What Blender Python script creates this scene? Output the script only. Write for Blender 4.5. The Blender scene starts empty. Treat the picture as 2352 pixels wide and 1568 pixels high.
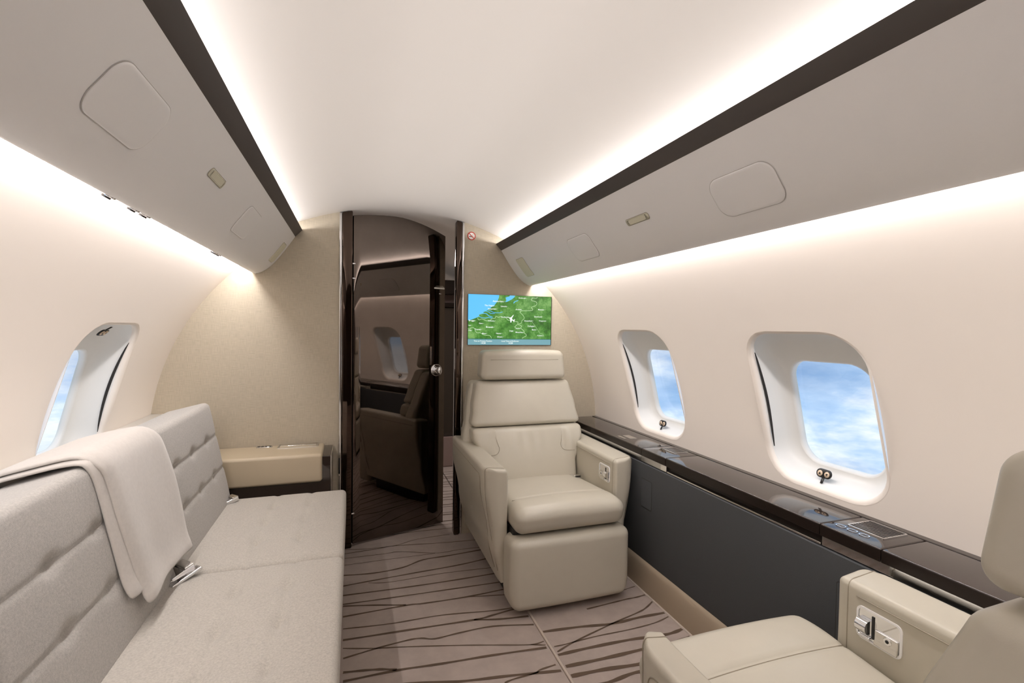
import bpy, bmesh, math, random
from mathutils import Vector, Matrix
random.seed(7)
SC = bpy.context.scene
COL = SC.collection

# ------------------------------------------------------------------ camera
CAM_POS = Vector((-0.273, 0.0, 1.22))
YAW, PIT, ROL = math.radians(18.432), math.radians(-1.511), math.radians(0.771)
cf = Vector((math.sin(YAW) * math.cos(PIT), math.cos(YAW) * math.cos(PIT), math.sin(PIT)))
cr = Vector((math.cos(YAW), -math.sin(YAW), 0))
cu = cr.cross(cf)
cr2 = math.cos(ROL) * cr + math.sin(ROL) * cu
cu2 = -math.sin(ROL) * cr + math.cos(ROL) * cu
cd = bpy.data.cameras.new('camera')
cam = bpy.data.objects.new('camera', cd)
COL.objects.link(cam)
m = Matrix.Identity(4)
for i in range(3):
    m[i][0], m[i][1], m[i][2], m[i][3] = cr2[i], cu2[i], -cf[i], CAM_POS[i]
cam.matrix_world = m
cd.sensor_width = 36.0
cd.sensor_fit = 'HORIZONTAL'
cd.lens = 1092.77 / 2352 * 36.0
cd.clip_start = 0.02
SC.camera = cam

# ------------------------------------------------------------------ view
SC.view_settings.view_transform = 'Standard'
SC.view_settings.look = 'None'
SC.view_settings.gamma = 1.0
SC.view_settings.use_curve_mapping = False
SC.view_settings.exposure = 0.10
SC.cycles.use_denoising = True
SC.cycles.max_bounces = 12
SC.cycles.diffuse_bounces = 9
SC.cycles.glossy_bounces = 5
SC.cycles.transparent_max_bounces = 12
SC.cycles.sample_clamp_indirect = 6.0
SC.cycles.caustics_reflective = False
SC.cycles.caustics_refractive = False

# ------------------------------------------------------------------ world: cloudy bright sky all round
W = bpy.data.worlds.new('sky')
SC.world = W
W.use_nodes = True
nt = W.node_tree
nt.nodes.clear()
N = nt.nodes.new
tc = N('ShaderNodeTexCoord')
mp = N('ShaderNodeMapping'); mp.inputs['Scale'].default_value = (1.4, 1.4, 4.2); mp.inputs['Location'].default_value = (0.35, 0.0, 0.62)
nz = N('ShaderNodeTexNoise'); nz.inputs['Scale'].default_value = 2.1; nz.inputs['Detail'].default_value = 8; nz.inputs['Roughness'].default_value = 0.60
rp = N('ShaderNodeValToRGB')
rp.color_ramp.elements[0].position = 0.36; rp.color_ramp.elements[0].color = (0.34, 0.52, 0.80, 1)
rp.color_ramp.elements[1].position = 0.55; rp.color_ramp.elements[1].color = (0.93, 0.95, 1.0, 1)
e = rp.color_ramp.elements.new(0.45); e.color = (0.50, 0.66, 0.90, 1)
mp2 = N('ShaderNodeMapping'); mp2.inputs['Scale'].default_value = (1.0, 1.0, 3.0); mp2.inputs['Location'].default_value = (4.3, 2.2, 1.0)
nz2 = N('ShaderNodeTexNoise'); nz2.inputs['Scale'].default_value = 2.2; nz2.inputs['Detail'].default_value = 4
rp2 = N('ShaderNodeValToRGB')
rp2.color_ramp.elements[0].position = 0.45; rp2.color_ramp.elements[0].color = (1, 1, 1, 1)
rp2.color_ramp.elements[1].position = 0.68; rp2.color_ramp.elements[1].color = (0.62, 0.66, 0.74, 1)
mu = N('ShaderNodeMixRGB'); mu.blend_type = 'MULTIPLY'; mu.inputs[0].default_value = 1.0
bg = N('ShaderNodeBackground'); bg.inputs['Strength'].default_value = 1.20
ow = N('ShaderNodeOutputWorld')
L = nt.links.new
L(tc.outputs['Generated'], mp.inputs['Vector']); L(mp.outputs[0], nz.inputs['Vector']); L(nz.outputs['Fac'], rp.inputs[0])
L(tc.outputs['Generated'], mp2.inputs['Vector']); L(mp2.outputs[0], nz2.inputs['Vector']); L(nz2.outputs['Fac'], rp2.inputs[0])
L(rp.outputs[0], mu.inputs[1]); L(rp2.outputs[0], mu.inputs[2]); L(mu.outputs[0], bg.inputs[0]); L(bg.outputs[0], ow.inputs[0])

# ------------------------------------------------------------------ cove lamps (hidden LED strips of the cabin), plus added fill lamps
D = 2.743            # cabin face of the forward bulkhead
YB = -2.3            # aft end of the cabin
UP_W, UP_WASH, LO_W = 8.0, 3.0, 23.0
WARM = (1.0, 0.945, 0.935)


def strip_light(name, x, z, y0, y1, direc, power, width, label, col=WARM):
    ld = bpy.data.lights.new(name, 'AREA')
    ld.shape = 'RECTANGLE'
    ld.size = y1 - y0
    ld.size_y = width
    ld.energy = power
    ld.color = col
    o = bpy.data.objects.new(name, ld)
    COL.objects.link(o)
    zax = -Vector(direc).normalized()
    xax = Vector((0, 1, 0))
    yax = zax.cross(xax)
    mm = Matrix.Identity(4)
    for i in range(3):
        mm[i][0], mm[i][1], mm[i][2] = xax[i], yax[i], zax[i]
    mm[0][3], mm[1][3], mm[2][3] = x, (y0 + y1) / 2, z
    o.matrix_world = mm
    return o


for sgn, sd in ((1, 'right'), (-1, 'left')):
    strip_light('upper_cove_lamp', sgn * 0.592, 1.718, YB + 0.05, D - 0.02, (-sgn * 1.0, 0, 0.45), UP_W, 0.014, '')
    strip_light('added_ceiling_wash', sgn * 0.600, 1.722, YB + 0.05, D - 0.02, (-sgn * 1.0, 0, 0.20), UP_WASH, 0.014, '').data.spread = math.radians(60)  # extra strip added beside the cove lamp to even out the ceiling light
    strip_light('lower_cove_lamp', sgn * 0.790, 1.532, YB + 0.05, D - 0.02, (sgn * 0.45, 0, -1), LO_W, 0.022, '')
strip_light('added_forward_fill', 0.0, 1.80, D + 0.4, D + 1.7, (0, 0, -1), 12.0, 0.3, '')  # unseen area light added to brighten the cabin beyond the door

# ================================================================== materials
MATS = {}


def mat(name, col, rough=0.5, metal=0.0, coat=0.0, spec=0.5, bump=None, var=None, emit=None, weave=None, sheen=0.0):
    """bump=(scale,strength,detail)  var=(scale,amount)  weave=(scale,strength)"""
    mt = bpy.data.materials.new(name)
    mt.use_nodes = True
    t = mt.node_tree
    b = t.nodes['Principled BSDF']
    b.inputs['Base Color'].default_value = (*col, 1)
    b.inputs['Roughness'].default_value = rough
    b.inputs['Metallic'].default_value = metal
    b.inputs['Coat Weight'].default_value = coat
    b.inputs['Coat Roughness'].default_value = 0.03
    b.inputs['Specular IOR Level'].default_value = spec
    if sheen:
        b.inputs['Sheen Weight'].default_value = sheen
    if emit:
        b.inputs['Emission Color'].default_value = (*emit[0], 1)
        b.inputs['Emission Strength'].default_value = emit[1]
    co = t.nodes.new('ShaderNodeTexCoord')
    hs = []
    if var:
        n = t.nodes.new('ShaderNodeTexNoise'); n.inputs['Scale'].default_value = var[0]; n.inputs['Detail'].default_value = 5
        n.inputs['Roughness'].default_value = 0.65
        r = t.nodes.new('ShaderNodeValToRGB')
        a = var[1]
        r.color_ramp.elements[0].position = 0.3; r.color_ramp.elements[0].color = (*[c * (1 - a) for c in col], 1)
        r.color_ramp.elements[1].position = 0.7; r.color_ramp.elements[1].color = (*[min(1, c * (1 + a)) for c in col], 1)
        t.links.new(co.outputs['Object'], n.inputs['Vector'])
        t.links.new(n.outputs['Fac'], r.inputs[0]); t.links.new(r.outputs[0], b.inputs['Base Color'])
    if bump:
        n = t.nodes.new('ShaderNodeTexNoise'); n.inputs['Scale'].default_value = bump[0]; n.inputs['Detail'].default_value = bump[2]
        t.links.new(co.outputs['Object'], n.inputs['Vector'])
        hs.append((n.outputs['Fac'], bump[1]))
    if weave:
        ms = []
        for sc3 in ((weave[0], weave[0], weave[0] * 0.06), (weave[0] * 0.06, weave[0] * 0.06, weave[0])):
            mpn = t.nodes.new('ShaderNodeMapping'); mpn.inputs['Scale'].default_value = sc3
            n = t.nodes.new('ShaderNodeTexNoise'); n.inputs['Scale'].default_value = 1.0; n.inputs['Detail'].default_value = 2
            t.links.new(co.outputs['Object'], mpn.inputs[0]); t.links.new(mpn.outputs[0], n.inputs['Vector'])
            ms.append(n)
        ad = t.nodes.new('ShaderNodeMath'); ad.operation = 'ADD'
        t.links.new(ms[0].outputs['Fac'], ad.inputs[0]); t.links.new(ms[1].outputs['Fac'], ad.inputs[1])
        r = t.nodes.new('ShaderNodeValToRGB')
        r.color_ramp.elements[0].position = 0.30; r.color_ramp.elements[0].color = (*[c * 0.84 for c in col], 1)
        r.color_ramp.elements[1].position = 0.70; r.color_ramp.elements[1].color = (*[min(1, c * 1.14) for c in col], 1)
        ha = t.nodes.new('ShaderNodeMath'); ha.operation = 'MULTIPLY'; ha.inputs[1].default_value = 0.5
        t.links.new(ad.outputs[0], ha.inputs[0]); t.links.new(ha.outputs[0], r.inputs[0])
        t.links.new(r.outputs[0], b.inputs['Base Color'])
        hs.append((ha.outputs[0], weave[1]))
    prev = None
    for h, s in hs:
        bn = t.nodes.new('ShaderNodeBump'); bn.inputs['Strength'].default_value = s; bn.inputs['Distance'].default_value = 0.002
        t.links.new(h, bn.inputs['Height'])
        if prev:
            t.links.new(prev.outputs[0], bn.inputs['Normal'])
        prev = bn
    if prev:
        t.links.new(prev.outputs[0], b.inputs['Normal'])
    MATS[name] = mt
    return mt


M_WALL = mat('wall_lining', (0.86, 0.795, 0.73), 0.55)
M_CEIL = mat('ceiling_lining', (0.88, 0.85, 0.81), 0.55)
M_VAL = mat('valance_leather', (0.90, 0.895, 0.90), 0.45, bump=(900, 0.03, 2))
M_VALPALE = mat('pale_panel', (0.72, 0.70, 0.56), 0.5)
M_GAP = mat('shadow_gap', (0.02, 0.018, 0.017), 0.8)
M_DARKSTRIP = mat('charcoal_strip', (0.085, 0.074, 0.070), 0.55)
M_BULK = mat('linen_bulkhead', (0.49, 0.435, 0.34), 0.8, weave=(420, 0.25))
M_EBONY = mat('gloss_ebony', (0.150, 0.124, 0.108), 0.025, metal=1.0, var=(3.0, 0.12))
M_POST = mat('gloss_post', (0.085, 0.062, 0.050), 0.03, metal=1.0)
M_EBONY_EDGE = mat('gloss_ebony_edge', (0.030, 0.020, 0.016), 0.06, coat=1.0)
M_LEDGE = mat('gloss_ledge', (0.030, 0.021, 0.017), 0.04, spec=1.0)
M_LEDGE_EDGE = mat('ledge_edge', (0.014, 0.009, 0.007), 0.25, spec=0.25)
M_CHROME = mat('chrome', (0.82, 0.82, 0.83), 0.06, metal=1.0)
M_SATIN = mat('satin_nickel', (0.70, 0.68, 0.65), 0.22, metal=1.0)
M_LEATHER = mat('cream_leather', (0.52, 0.485, 0.405), 0.36, bump=(700, 0.06, 3), var=(6, 0.03), spec=0.45)
M_SEAM = mat('leather_seam', (0.33, 0.29, 0.225), 0.6)
M_BOXLEATHER = mat('tan_leather', (0.50, 0.42, 0.30), 0.45, bump=(700, 0.05, 3))
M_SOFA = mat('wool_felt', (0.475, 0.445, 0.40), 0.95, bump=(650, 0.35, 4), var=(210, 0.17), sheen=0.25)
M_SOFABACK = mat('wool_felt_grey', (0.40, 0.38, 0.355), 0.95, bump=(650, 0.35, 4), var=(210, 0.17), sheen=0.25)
M_BLANKET = mat('cashmere', (0.53, 0.495, 0.46), 0.9, bump=(900, 0.15, 3), var=(90, 0.05), sheen=0.5)
M_PANEL = mat('charcoal_fabric', (0.062, 0.066, 0.071), 0.85, bump=(900, 0.12, 3), var=(500, 0.15))
M_KICK = mat('tan_kick', (0.42, 0.345, 0.255), 0.55, bump=(500, 0.04, 2))
M_CARPET = mat('carpet_pile', (0.385, 0.32, 0.285), 0.95, bump=(1100, 0.45, 4), var=(9, 0.10))
M_STRIPE = mat('carpet_stripe', (0.105, 0.070, 0.046), 0.95, bump=(1100, 0.4, 4))
M_BIND = mat('carpet_binding', (0.50, 0.425, 0.365), 0.9, bump=(900, 0.3, 3))
M_BLACK = mat('black_plastic', (0.012, 0.011, 0.011), 0.4)
M_WINWHITE = mat('window_white', (0.80, 0.80, 0.78), 0.35)
M_BTNCREAM = mat('button_cream', (0.78, 0.62, 0.45), 0.4)
M_WHITE = mat('sign_white', (0.82, 0.80, 0.76), 0.5)
M_RED = mat('sign_red', (0.50, 0.035, 0.02), 0.5)
M_LEDGE_L = mat('pale_ledge', (0.60, 0.585, 0.55), 0.3)
M_BELT = mat('belt_webbing', (0.40, 0.35, 0.28), 0.8)
M_AFT = mat('aft_wood', (0.085, 0.060, 0.048), 0.4)
M_PLINTH = mat('rose_fabric', (0.36, 0.27, 0.25), 0.9, bump=(700, 0.2, 3))


def emat(name, col, s=1.0):
    mt = bpy.data.materials.new(name); mt.use_nodes = True
    b = mt.node_tree.nodes['Principled BSDF']
    b.inputs['Base Color'].default_value = (0.01, 0.01, 0.01, 1)
    b.inputs['Roughness'].default_value = 0.3
    b.inputs['Emission Color'].default_value = (*col, 1)
    b.inputs['Emission Strength'].default_value = s
    return mt


E_SEA = emat('screen_sea', (0.12, 0.55, 0.98))
E_TEXT = emat('screen_white', (0.90, 0.98, 0.92))
E_LINE = emat('screen_border_line', (0.62, 0.85, 0.50))
E_BAR = emat('screen_bar', (0.17, 0.37, 0.42))
E_BARLINE = emat('screen_barline', (0.02, 0.12, 0.12))
E_LAND = emat('screen_land', (0.05, 0.22, 0.03))
_t = E_LAND.node_tree
_c = _t.nodes.new('ShaderNodeTexCoord')
_n = _t.nodes.new('ShaderNodeTexNoise'); _n.inputs['Scale'].default_value = 11; _n.inputs['Detail'].default_value = 10; _n.inputs['Roughness'].default_value = 0.8
_r = _t.nodes.new('ShaderNodeValToRGB')
_r.color_ramp.elements[0].position = 0.38; _r.color_ramp.elements[0].color = (0.014, 0.090, 0.004, 1)
_r.color_ramp.elements[1].position = 0.63; _r.color_ramp.elements[1].color = (0.20, 0.42, 0.11, 1)
_e = _r.color_ramp.elements.new(0.5); _e.color = (0.055, 0.23, 0.022, 1)
_t.links.new(_c.outputs['Object'], _n.inputs['Vector']); _t.links.new(_n.outputs['Fac'], _r.inputs[0])
_t.links.new(_r.outputs[0], _t.nodes['Principled BSDF'].inputs['Emission Color'])

M_GLASS = bpy.data.materials.new('window_glass'); M_GLASS.use_nodes = True
_t = M_GLASS.node_tree; _t.nodes.clear()
_o = _t.nodes.new('ShaderNodeOutputMaterial'); _mx = _t.nodes.new('ShaderNodeMixShader')
_tr = _t.nodes.new('ShaderNodeBsdfTransparent'); _gl = _t.nodes.new('ShaderNodeBsdfGlossy')
_tr.inputs[0].default_value = (0.96, 0.985, 0.99, 1); _gl.inputs['Roughness'].default_value = 0.02; _mx.inputs[0].default_value = 0.05
_t.links.new(_tr.outputs[0], _mx.inputs[1]); _t.links.new(_gl.outputs[0], _mx.inputs[2]); _t.links.new(_mx.outputs[0], _o.inputs[0])

# ================================================================== builders
ORG = {}


def tag(o, label=None, cat=None, group=None, kind=None):
    if label: o['label'] = label
    if cat: o['category'] = cat
    if group: o['group'] = group
    if kind: o['kind'] = kind
    return o


def root(name, loc, label, cat, group=None, kind=None):
    o = bpy.data.objects.new(name, None)
    o.empty_display_size = 0.1
    COL.objects.link(o)
    o.location = loc
    ORG[o] = Vector(loc)
    return tag(o, label, cat, group, kind)


def obj(name, vf, material, parent=None, org=None, smooth=True, sharp=None, recalc=True):
    """one mesh object from world-space verts; sits relative to its parent's origin"""
    v, f = vf
    o_ = ORG[parent] if parent is not None else Vector(org or (0, 0, 0))
    me = bpy.data.meshes.new(name)
    me.from_pydata([(p[0] - o_[0], p[1] - o_[1], p[2] - o_[2]) for p in v], [], f)
    if recalc:
        bm = bmesh.new(); bm.from_mesh(me)
        bmesh.ops.recalc_face_normals(bm, faces=bm.faces)
        bm.to_mesh(me); bm.free()
    if smooth:
        me.polygons.foreach_set('use_smooth', [True] * len(me.polygons))
        if sharp is not None:
            me.set_sharp_from_angle(angle=math.radians(sharp))
    me.materials.append(material)
    o = bpy.data.objects.new(name, me)
    COL.objects.link(o)
    if parent is not None:
        o.parent = parent
        ORG[o] = o_
    else:
        o.location = o_
        ORG[o] = o_
    return o


def join(*vfs):
    V, F = [], []
    for v, f in vfs:
        k = len(V)
        V += list(v)
        F += [tuple(i + k for i in q) for q in f]
    return V, F


def mapv(vf, fn):
    return [fn(p) for p in vf[0]], vf[1]


def axis_pts(a, b, r, n, k):
    out = []
    for i in range(k):
        out.append(a + r - r * math.tan(math.radians(45 * (1 - i / k))))
    for i in range(n + 1):
        out.append(a + r + (b - a - 2 * r) * i / n)
    for i in range(1, k + 1):
        out.append(b - r + r * math.tan(math.radians(45 * i / k)))
    return out


def rbox(x0, x1, y0, y1, z0, z1, r, n=(3, 3, 3), k=3, fn=None):
    lim = min(x1 - x0, y1 - y0, z1 - z0) / 2 * 0.98
    r = min(r, lim)
    A = [axis_pts(x0, x1, r, n[0], k), axis_pts(y0, y1, r, n[1], k), axis_pts(z0, z1, r, n[2], k)]
    lo = (x0 + r, y0 + r, z0 + r); hi = (x1 - r, y1 - r, z1 - r)
    V, F, idx = [], [], {}

    def vid(i, j, l):
        key = (i, j, l)
        if key not in idx:
            p = (A[0][i], A[1][j], A[2][l])
            q = [min(max(p[c], lo[c]), hi[c]) for c in range(3)]
            d = [p[c] - q[c] for c in range(3)]
            ln = math.sqrt(sum(t * t for t in d)) or 1
            w = tuple(q[c] + d[c] / ln * r for c in range(3))
            idx[key] = len(V)
            V.append(fn(w) if fn else w)
        return idx[key]
    nx, ny, nz_ = len(A[0]) - 1, len(A[1]) - 1, len(A[2]) - 1
    for l in (0, nz_):
        for i in range(nx):
            for j in range(ny):
                q = [vid(i, j, l), vid(i + 1, j, l), vid(i + 1, j + 1, l), vid(i, j + 1, l)]
                F.append(tuple(q if l else q[::-1]))
    for j in (0, ny):
        for i in range(nx):
            for l in range(nz_):
                q = [vid(i, j, l), vid(i + 1, j, l), vid(i + 1, j, l + 1), vid(i, j, l + 1)]
                F.append(tuple(q if j == 0 else q[::-1]))
    for i in (0, nx):
        for j in range(ny):
            for l in range(nz_):
                q = [vid(i, j, l), vid(i, j + 1, l), vid(i, j + 1, l + 1), vid(i, j, l + 1)]
                F.append(tuple(q if i else q[::-1]))
    return V, F


def sweep_y(prof, ys, closed=True, caps=True):
    """prof: list of (x,z), extruded through the list ys"""
    n = len(prof)
    V = [(x, y, z) for y in ys for x, z in prof]
    F = []
    for a in range(len(ys) - 1):
        for i in range(n if closed else n - 1):
            j = (i + 1) % n
            F.append((a * n + i, a * n + j, (a + 1) * n + j, (a + 1) * n + i))
    if closed and caps:
        F.append(tuple(range(n))[::-1])
        F.append(tuple((len(ys) - 1) * n + i for i in range(n)))
    return V, F


def tube(path, r, n=8, closed=False, caps=True):
    P = [Vector(p) for p in path]
    V, F = [], []
    up = None
    for i, p in enumerate(P):
        if closed:
            t = P[(i + 1) % len(P)] - P[i - 1]
        else:
            t = P[min(i + 1, len(P) - 1)] - P[max(i - 1, 0)]
        t.normalize()
        if up is None:
            up = Vector((0, 0, 1)) if abs(t.z) < 0.9 else Vector((1, 0, 0))
        s = t.cross(up).normalized()
        up = s.cross(t).normalized()
        for a in range(n):
            w = 2 * math.pi * a / n
            V.append(tuple(p + r * (math.cos(w) * s + math.sin(w) * up)))
    m_ = len(P)
    for i in range(m_ if closed else m_ - 1):
        for a in range(n):
            b = (a + 1) % n; i2 = (i + 1) % m_
            F.append((i * n + a, i * n + b, i2 * n + b, i2 * n + a))
    if caps and not closed:
        F.append(tuple(range(n))[::-1]); F.append(tuple((m_ - 1) * n + a for a in range(n)))
    return V, F


def smooth_path(pts, seg=6):
    P = [Vector(p) for p in pts]
    out = []
    for i in range(len(P) - 1):
        p0, p1, p2, p3 = P[max(i - 1, 0)], P[i], P[i + 1], P[min(i + 2, len(P) - 1)]
        for k in range(seg):
            t = k / seg
            out.append(0.5 * ((2 * p1) + (-p0 + p2) * t + (2 * p0 - 5 * p1 + 4 * p2 - p3) * t * t + (-p0 + 3 * p1 - 3 * p2 + p3) * t ** 3))
    out.append(P[-1])
    return out


def rrect(a0, a1, b0, b1, r, k=6):
    """rounded rectangle outline, counter-clockwise in (a,b)"""
    out = []
    for ca, cb, s in ((a1 - r, b0 + r, -90), (a1 - r, b1 - r, 0), (a0 + r, b1 - r, 90), (a0 + r, b0 + r, 180)):
        for i in range(k + 1):
            w = math.radians(s + 90 * i / k)
            out.append((ca + r * math.cos(w), cb + r * math.sin(w)))
    return out


def plate(outline, fn, t0, t1, bev=0.0):
    """a plate from a 2-D outline; fn(a,b,t) -> world, t is depth"""
    n = len(outline)
    ca = sum(p[0] for p in outline) / n; cb = sum(p[1] for p in outline) / n

    def ring(s, t):
        rr = []
        for a, b in outline:
            d = math.hypot(a - ca, b - cb) or 1
            rr.append(fn(a - (a - ca) / d * s, b - (b - cb) / d * s, t))
        return rr
    rings = [ring(0, t0), ring(0, t1 - (bev if t1 > t0 else -bev)), ring(bev * 0.9, t1)] if bev else [ring(0, t0), ring(0, t1)]
    V = [p for r_ in rings for p in r_]
    F = []
    for a in range(len(rings) - 1):
        for i in range(n):
            j = (i + 1) % n
            F.append((a * n + i, a * n + j, (a + 1) * n + j, (a + 1) * n + i))
    F.append(tuple(range(n))[::-1])
    F.append(tuple((len(rings) - 1) * n + i for i in range(n)))
    return V, F


def ring_plate(outer, inner, fn, t0, t1):
    n = len(outer)
    V = [fn(a, b, t) for o_ in (outer, inner) for t in (t0, t1) for a, b in o_]
    F = []
    for i in range(n):
        j = (i + 1) % n
        F.append((n + i, n + j, 3 * n + j, 3 * n + i))
        F.append((i, j, n + j, n + i))
        F.append((2 * n + i, 3 * n + i, 3 * n + j, 2 * n + j))
        F.append((i, 2 * n + i, 2 * n + j, j))
    return V, F


def cyl(c, axis, r, h, n=24, bev=0.0):
    ax = Vector(axis).normalized()
    u = ax.cross(Vector((0, 0, 1)) if abs(ax.z) < 0.9 else Vector((1, 0, 0))).normalized()
    w = ax.cross(u)
    c = Vector(c)
    rows = [(r, 0), (r, h - bev), (r - bev, h)] if bev else [(r, 0), (r, h)]
    V = [tuple(c + ax * hh + rr * (math.cos(2 * math.pi * a / n) * u + math.sin(2 * math.pi * a / n) * w)) for rr, hh in rows for a in range(n)]
    F = []
    for k in range(len(rows) - 1):
        for a in range(n):
            b = (a + 1) % n
            F.append((k * n + a, k * n + b, (k + 1) * n + b, (k + 1) * n + a))
    F.append(tuple(range(n))[::-1]); F.append(tuple((len(rows) - 1) * n + a for a in range(n)))
    return V, F


def lerp_tab(tab, z):
    if z <= tab[0][0]: return tab[0][1]
    for (a, va), (b, vb) in zip(tab, tab[1:]):
        if z <= b:
            t = (z - a) / (b - a); t = t * t * (3 - 2 * t)
            return va + (vb - va) * t
    return tab[-1][1]


def gs(d, s):
    return math.exp(-(d / s) ** 2)


# ================================================================== the shell
RW, ZC = 1.218, 0.622                      # side wall radius and centre height


def wallp(side, y, th, R=RW):
    return (side * R * math.cos(th), y, ZC + R * math.sin(th))


def ceil_z(x):
    return 1.881 - 0.376 * x * x


# floor with its carpets
fl = obj('floor', rbox(-1.25, 1.25, YB - 0.05, 5.2, -0.06, -0.012, 0.004, k=1), M_GAP, org=(0, 1.4, -0.06), smooth=False)
tag(fl, 'cabin floor laid with taupe carpet with brown wavy cross lines', 'floor', kind='structure')
obj('carpet_runner', rbox(-1.20, 0.447, YB, 5.1, -0.012, 0.0, 0.004, k=1), M_CARPET, fl, smooth=False)
obj('carpet_side_strip', rbox(0.453, 1.018, YB, D - 0.03, -0.012, 0.0, 0.004, k=1), M_CARPET, fl, smooth=False)
obj('carpet_forward', rbox(0.453, 1.20, D - 0.03, 5.1, -0.012, 0.0, 0.004, k=1), M_CARPET, fl, smooth=False)
obj('seam_binding', tube([(0.450, y, 0.001) for y in (YB, -1, 0, 1, 2, D)], 0.0055), M_BIND, fl)
obj('edge_binding', tube([(1.018, y, 0.0) for y in (YB, 0, 1, 2, D)], 0.005), M_BIND, fl)
LINES = [
(0.004,[(-0.314,2.726),(-0.189,2.699),(-0.043,2.698),(0.075,2.741),(0.271,2.754)]),
(0.005,[(-0.313,2.674),(-0.145,2.685),(-0.044,2.694),(0.208,2.656),(0.402,2.638),(0.444,2.636)]),
(0.004,[(-0.312,2.620),(-0.113,2.614),(-0.023,2.613),(0.160,2.542),(0.283,2.546),(0.407,2.541)]),
(0.003,[(-0.311,2.545),(-0.082,2.545),(0.150,2.540)]),
(0.009,[(-0.317,2.441),(-0.173,2.421),(-0.031,2.436),(0.079,2.487),(0.216,2.494),(0.404,2.510)]),
(0.008,[(-0.315,2.339),(-0.215,2.348),(0.029,2.365),(0.247,2.379),(0.404,2.404),(0.444,2.410)]),
(0.004,[(-0.200,2.335),(-0.099,2.312),(0.148,2.320),(0.408,2.303)]),
(0.008,[(-0.313,2.256),(-0.026,2.243),(0.217,2.240),(0.413,2.244)]),
(0.007,[(-0.312,2.183),(-0.146,2.176),(0.121,2.167),(0.417,2.158),(0.444,2.158)]),
(0.008,[(-0.310,2.088),(-0.049,2.095),(0.031,2.087),(0.231,2.082),(0.444,2.096)]),
(0.008,[(-0.311,2.169),(-0.184,2.138),(-0.049,2.098)]),
(0.005,[(0.230,2.079),(0.433,2.039)]),
(0.006,[(-0.308,2.003),(-0.123,1.982),(0.088,1.978),(0.304,1.945),(0.420,1.940)]),
(0.009,[(-0.307,1.930),(-0.060,1.919),(0.211,1.906),(0.295,1.914),(0.418,1.934),(0.444,1.940)]),
(0.009,[(0.211,1.906),(0.315,1.879),(0.439,1.863)]),
(0.007,[(-0.304,1.821),(-0.195,1.841),(-0.067,1.856),(-0.015,1.852),(0.036,1.833),(0.132,1.840),(0.274,1.841),(0.439,1.802)]),
(0.005,[(-0.306,1.880),(-0.195,1.846),(-0.071,1.817),(0.117,1.767),(0.242,1.730),(0.381,1.689),(0.439,1.692)]),
(0.005,[(0.381,1.689),(0.437,1.669)]),
(0.009,[(-0.302,1.701),(-0.125,1.701),(0.037,1.687),(0.226,1.675),(0.435,1.655)]),
(0.009,[(-0.303,1.746),(-0.229,1.735),(-0.171,1.722),(-0.122,1.704)]),
(0.006,[(0.227,1.529),(0.267,1.537),(0.345,1.541),(0.368,1.551),(0.431,1.559)]),
(0.010,[(-0.30,1.660),(-0.047,1.615),(0.077,1.582),(0.254,1.556),(0.437,1.525)]),
(0.012,[(0.458,1.747),(0.606,1.733),(0.752,1.711),(0.878,1.715),(1.010,1.712)]),
(0.006,[(0.465,1.620),(0.553,1.654),(0.752,1.711),(0.899,1.747),(0.956,1.768),(1.010,1.800)]),
(0.005,[(0.465,1.651),(0.515,1.651),(0.645,1.658),(0.799,1.656),(0.926,1.663),(1.009,1.683)]),
(0.012,[(0.460,1.603),(0.579,1.605),(0.764,1.600),(0.873,1.588),(0.952,1.585),(1.010,1.595)]),
(0.013,[(0.462,1.539),(0.614,1.535),(0.799,1.536),(0.938,1.535),(1.009,1.543)]),
(0.014,[(0.460,1.489),(0.585,1.484),(0.752,1.468),(0.95,1.470)]),
(0.007,[(0.700,1.835),(0.831,1.845),(0.913,1.851),(0.958,1.851),(1.010,1.857)]),
(0.004,[(0.900,1.915),(0.960,1.926),(1.007,1.934)])]
y = 1.44
while y > -2.2:
    for xa, xb in ((-0.30, 0.44), (0.462, 1.008)):
        LINES.append((random.choice((.006, .009, .012)), [(xa + (xb - xa) * i / 5, y + random.uniform(-.02, .02)) for i in range(6)]))
    y -= random.uniform(.06, .10)
y = D + 0.10
while y < 4.0:
    LINES.append((random.choice((.005, .009)), [(-0.4 + 1.4 * i / 6, y + random.uniform(-.015, .015)) for i in range(7)]))
    y += random.uniform(.055, .085)
for w, pts in LINES:
    P = smooth_path([(a, b, 0) for a, b in pts], 5)
    V, F = [], []
    for i, p in enumerate(P):
        t = (P[min(i + 1, len(P) - 1)] - P[max(i - 1, 0)]).normalized()
        nrm = Vector((-t.y, t.x, 0))
        hw = w * .62 * (1 + 0.18 * math.sin(i * 1.3 + w * 900))
        V += [tuple(p + nrm * hw + Vector((0, 0, 0.0008))), tuple(p - nrm * hw + Vector((0, 0, 0.0008)))]
    F = [(2 * i, 2 * i + 1, 2 * i + 3, 2 * i + 2) for i in range(len(P) - 1)]
    obj('carpet_line', (V, F), M_STRIPE, fl, smooth=False)

# ceiling
cx = [-0.735 + 1.47 * i / 30 for i in range(31)]
ys = [YB, -1.0, 0.0, 1.0, 2.0, D, 3.4, 5.15]
prof = [(-0.735, 1.58)] + [(x, ceil_z(x)) for x in cx] + [(0.735, 1.58)]
prof += [(0.765, 1.58)] + [(x * 1.04, ceil_z(x) + 0.03) for x in reversed(cx)] + [(-0.765, 1.58)]
ce = obj('ceiling', sweep_y(prof, ys), M_CEIL, org=(0, 0, 1.6), sharp=35)
tag(ce, 'smooth white arched cabin ceiling panel between the two valances', 'ceiling', kind='structure')

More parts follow.
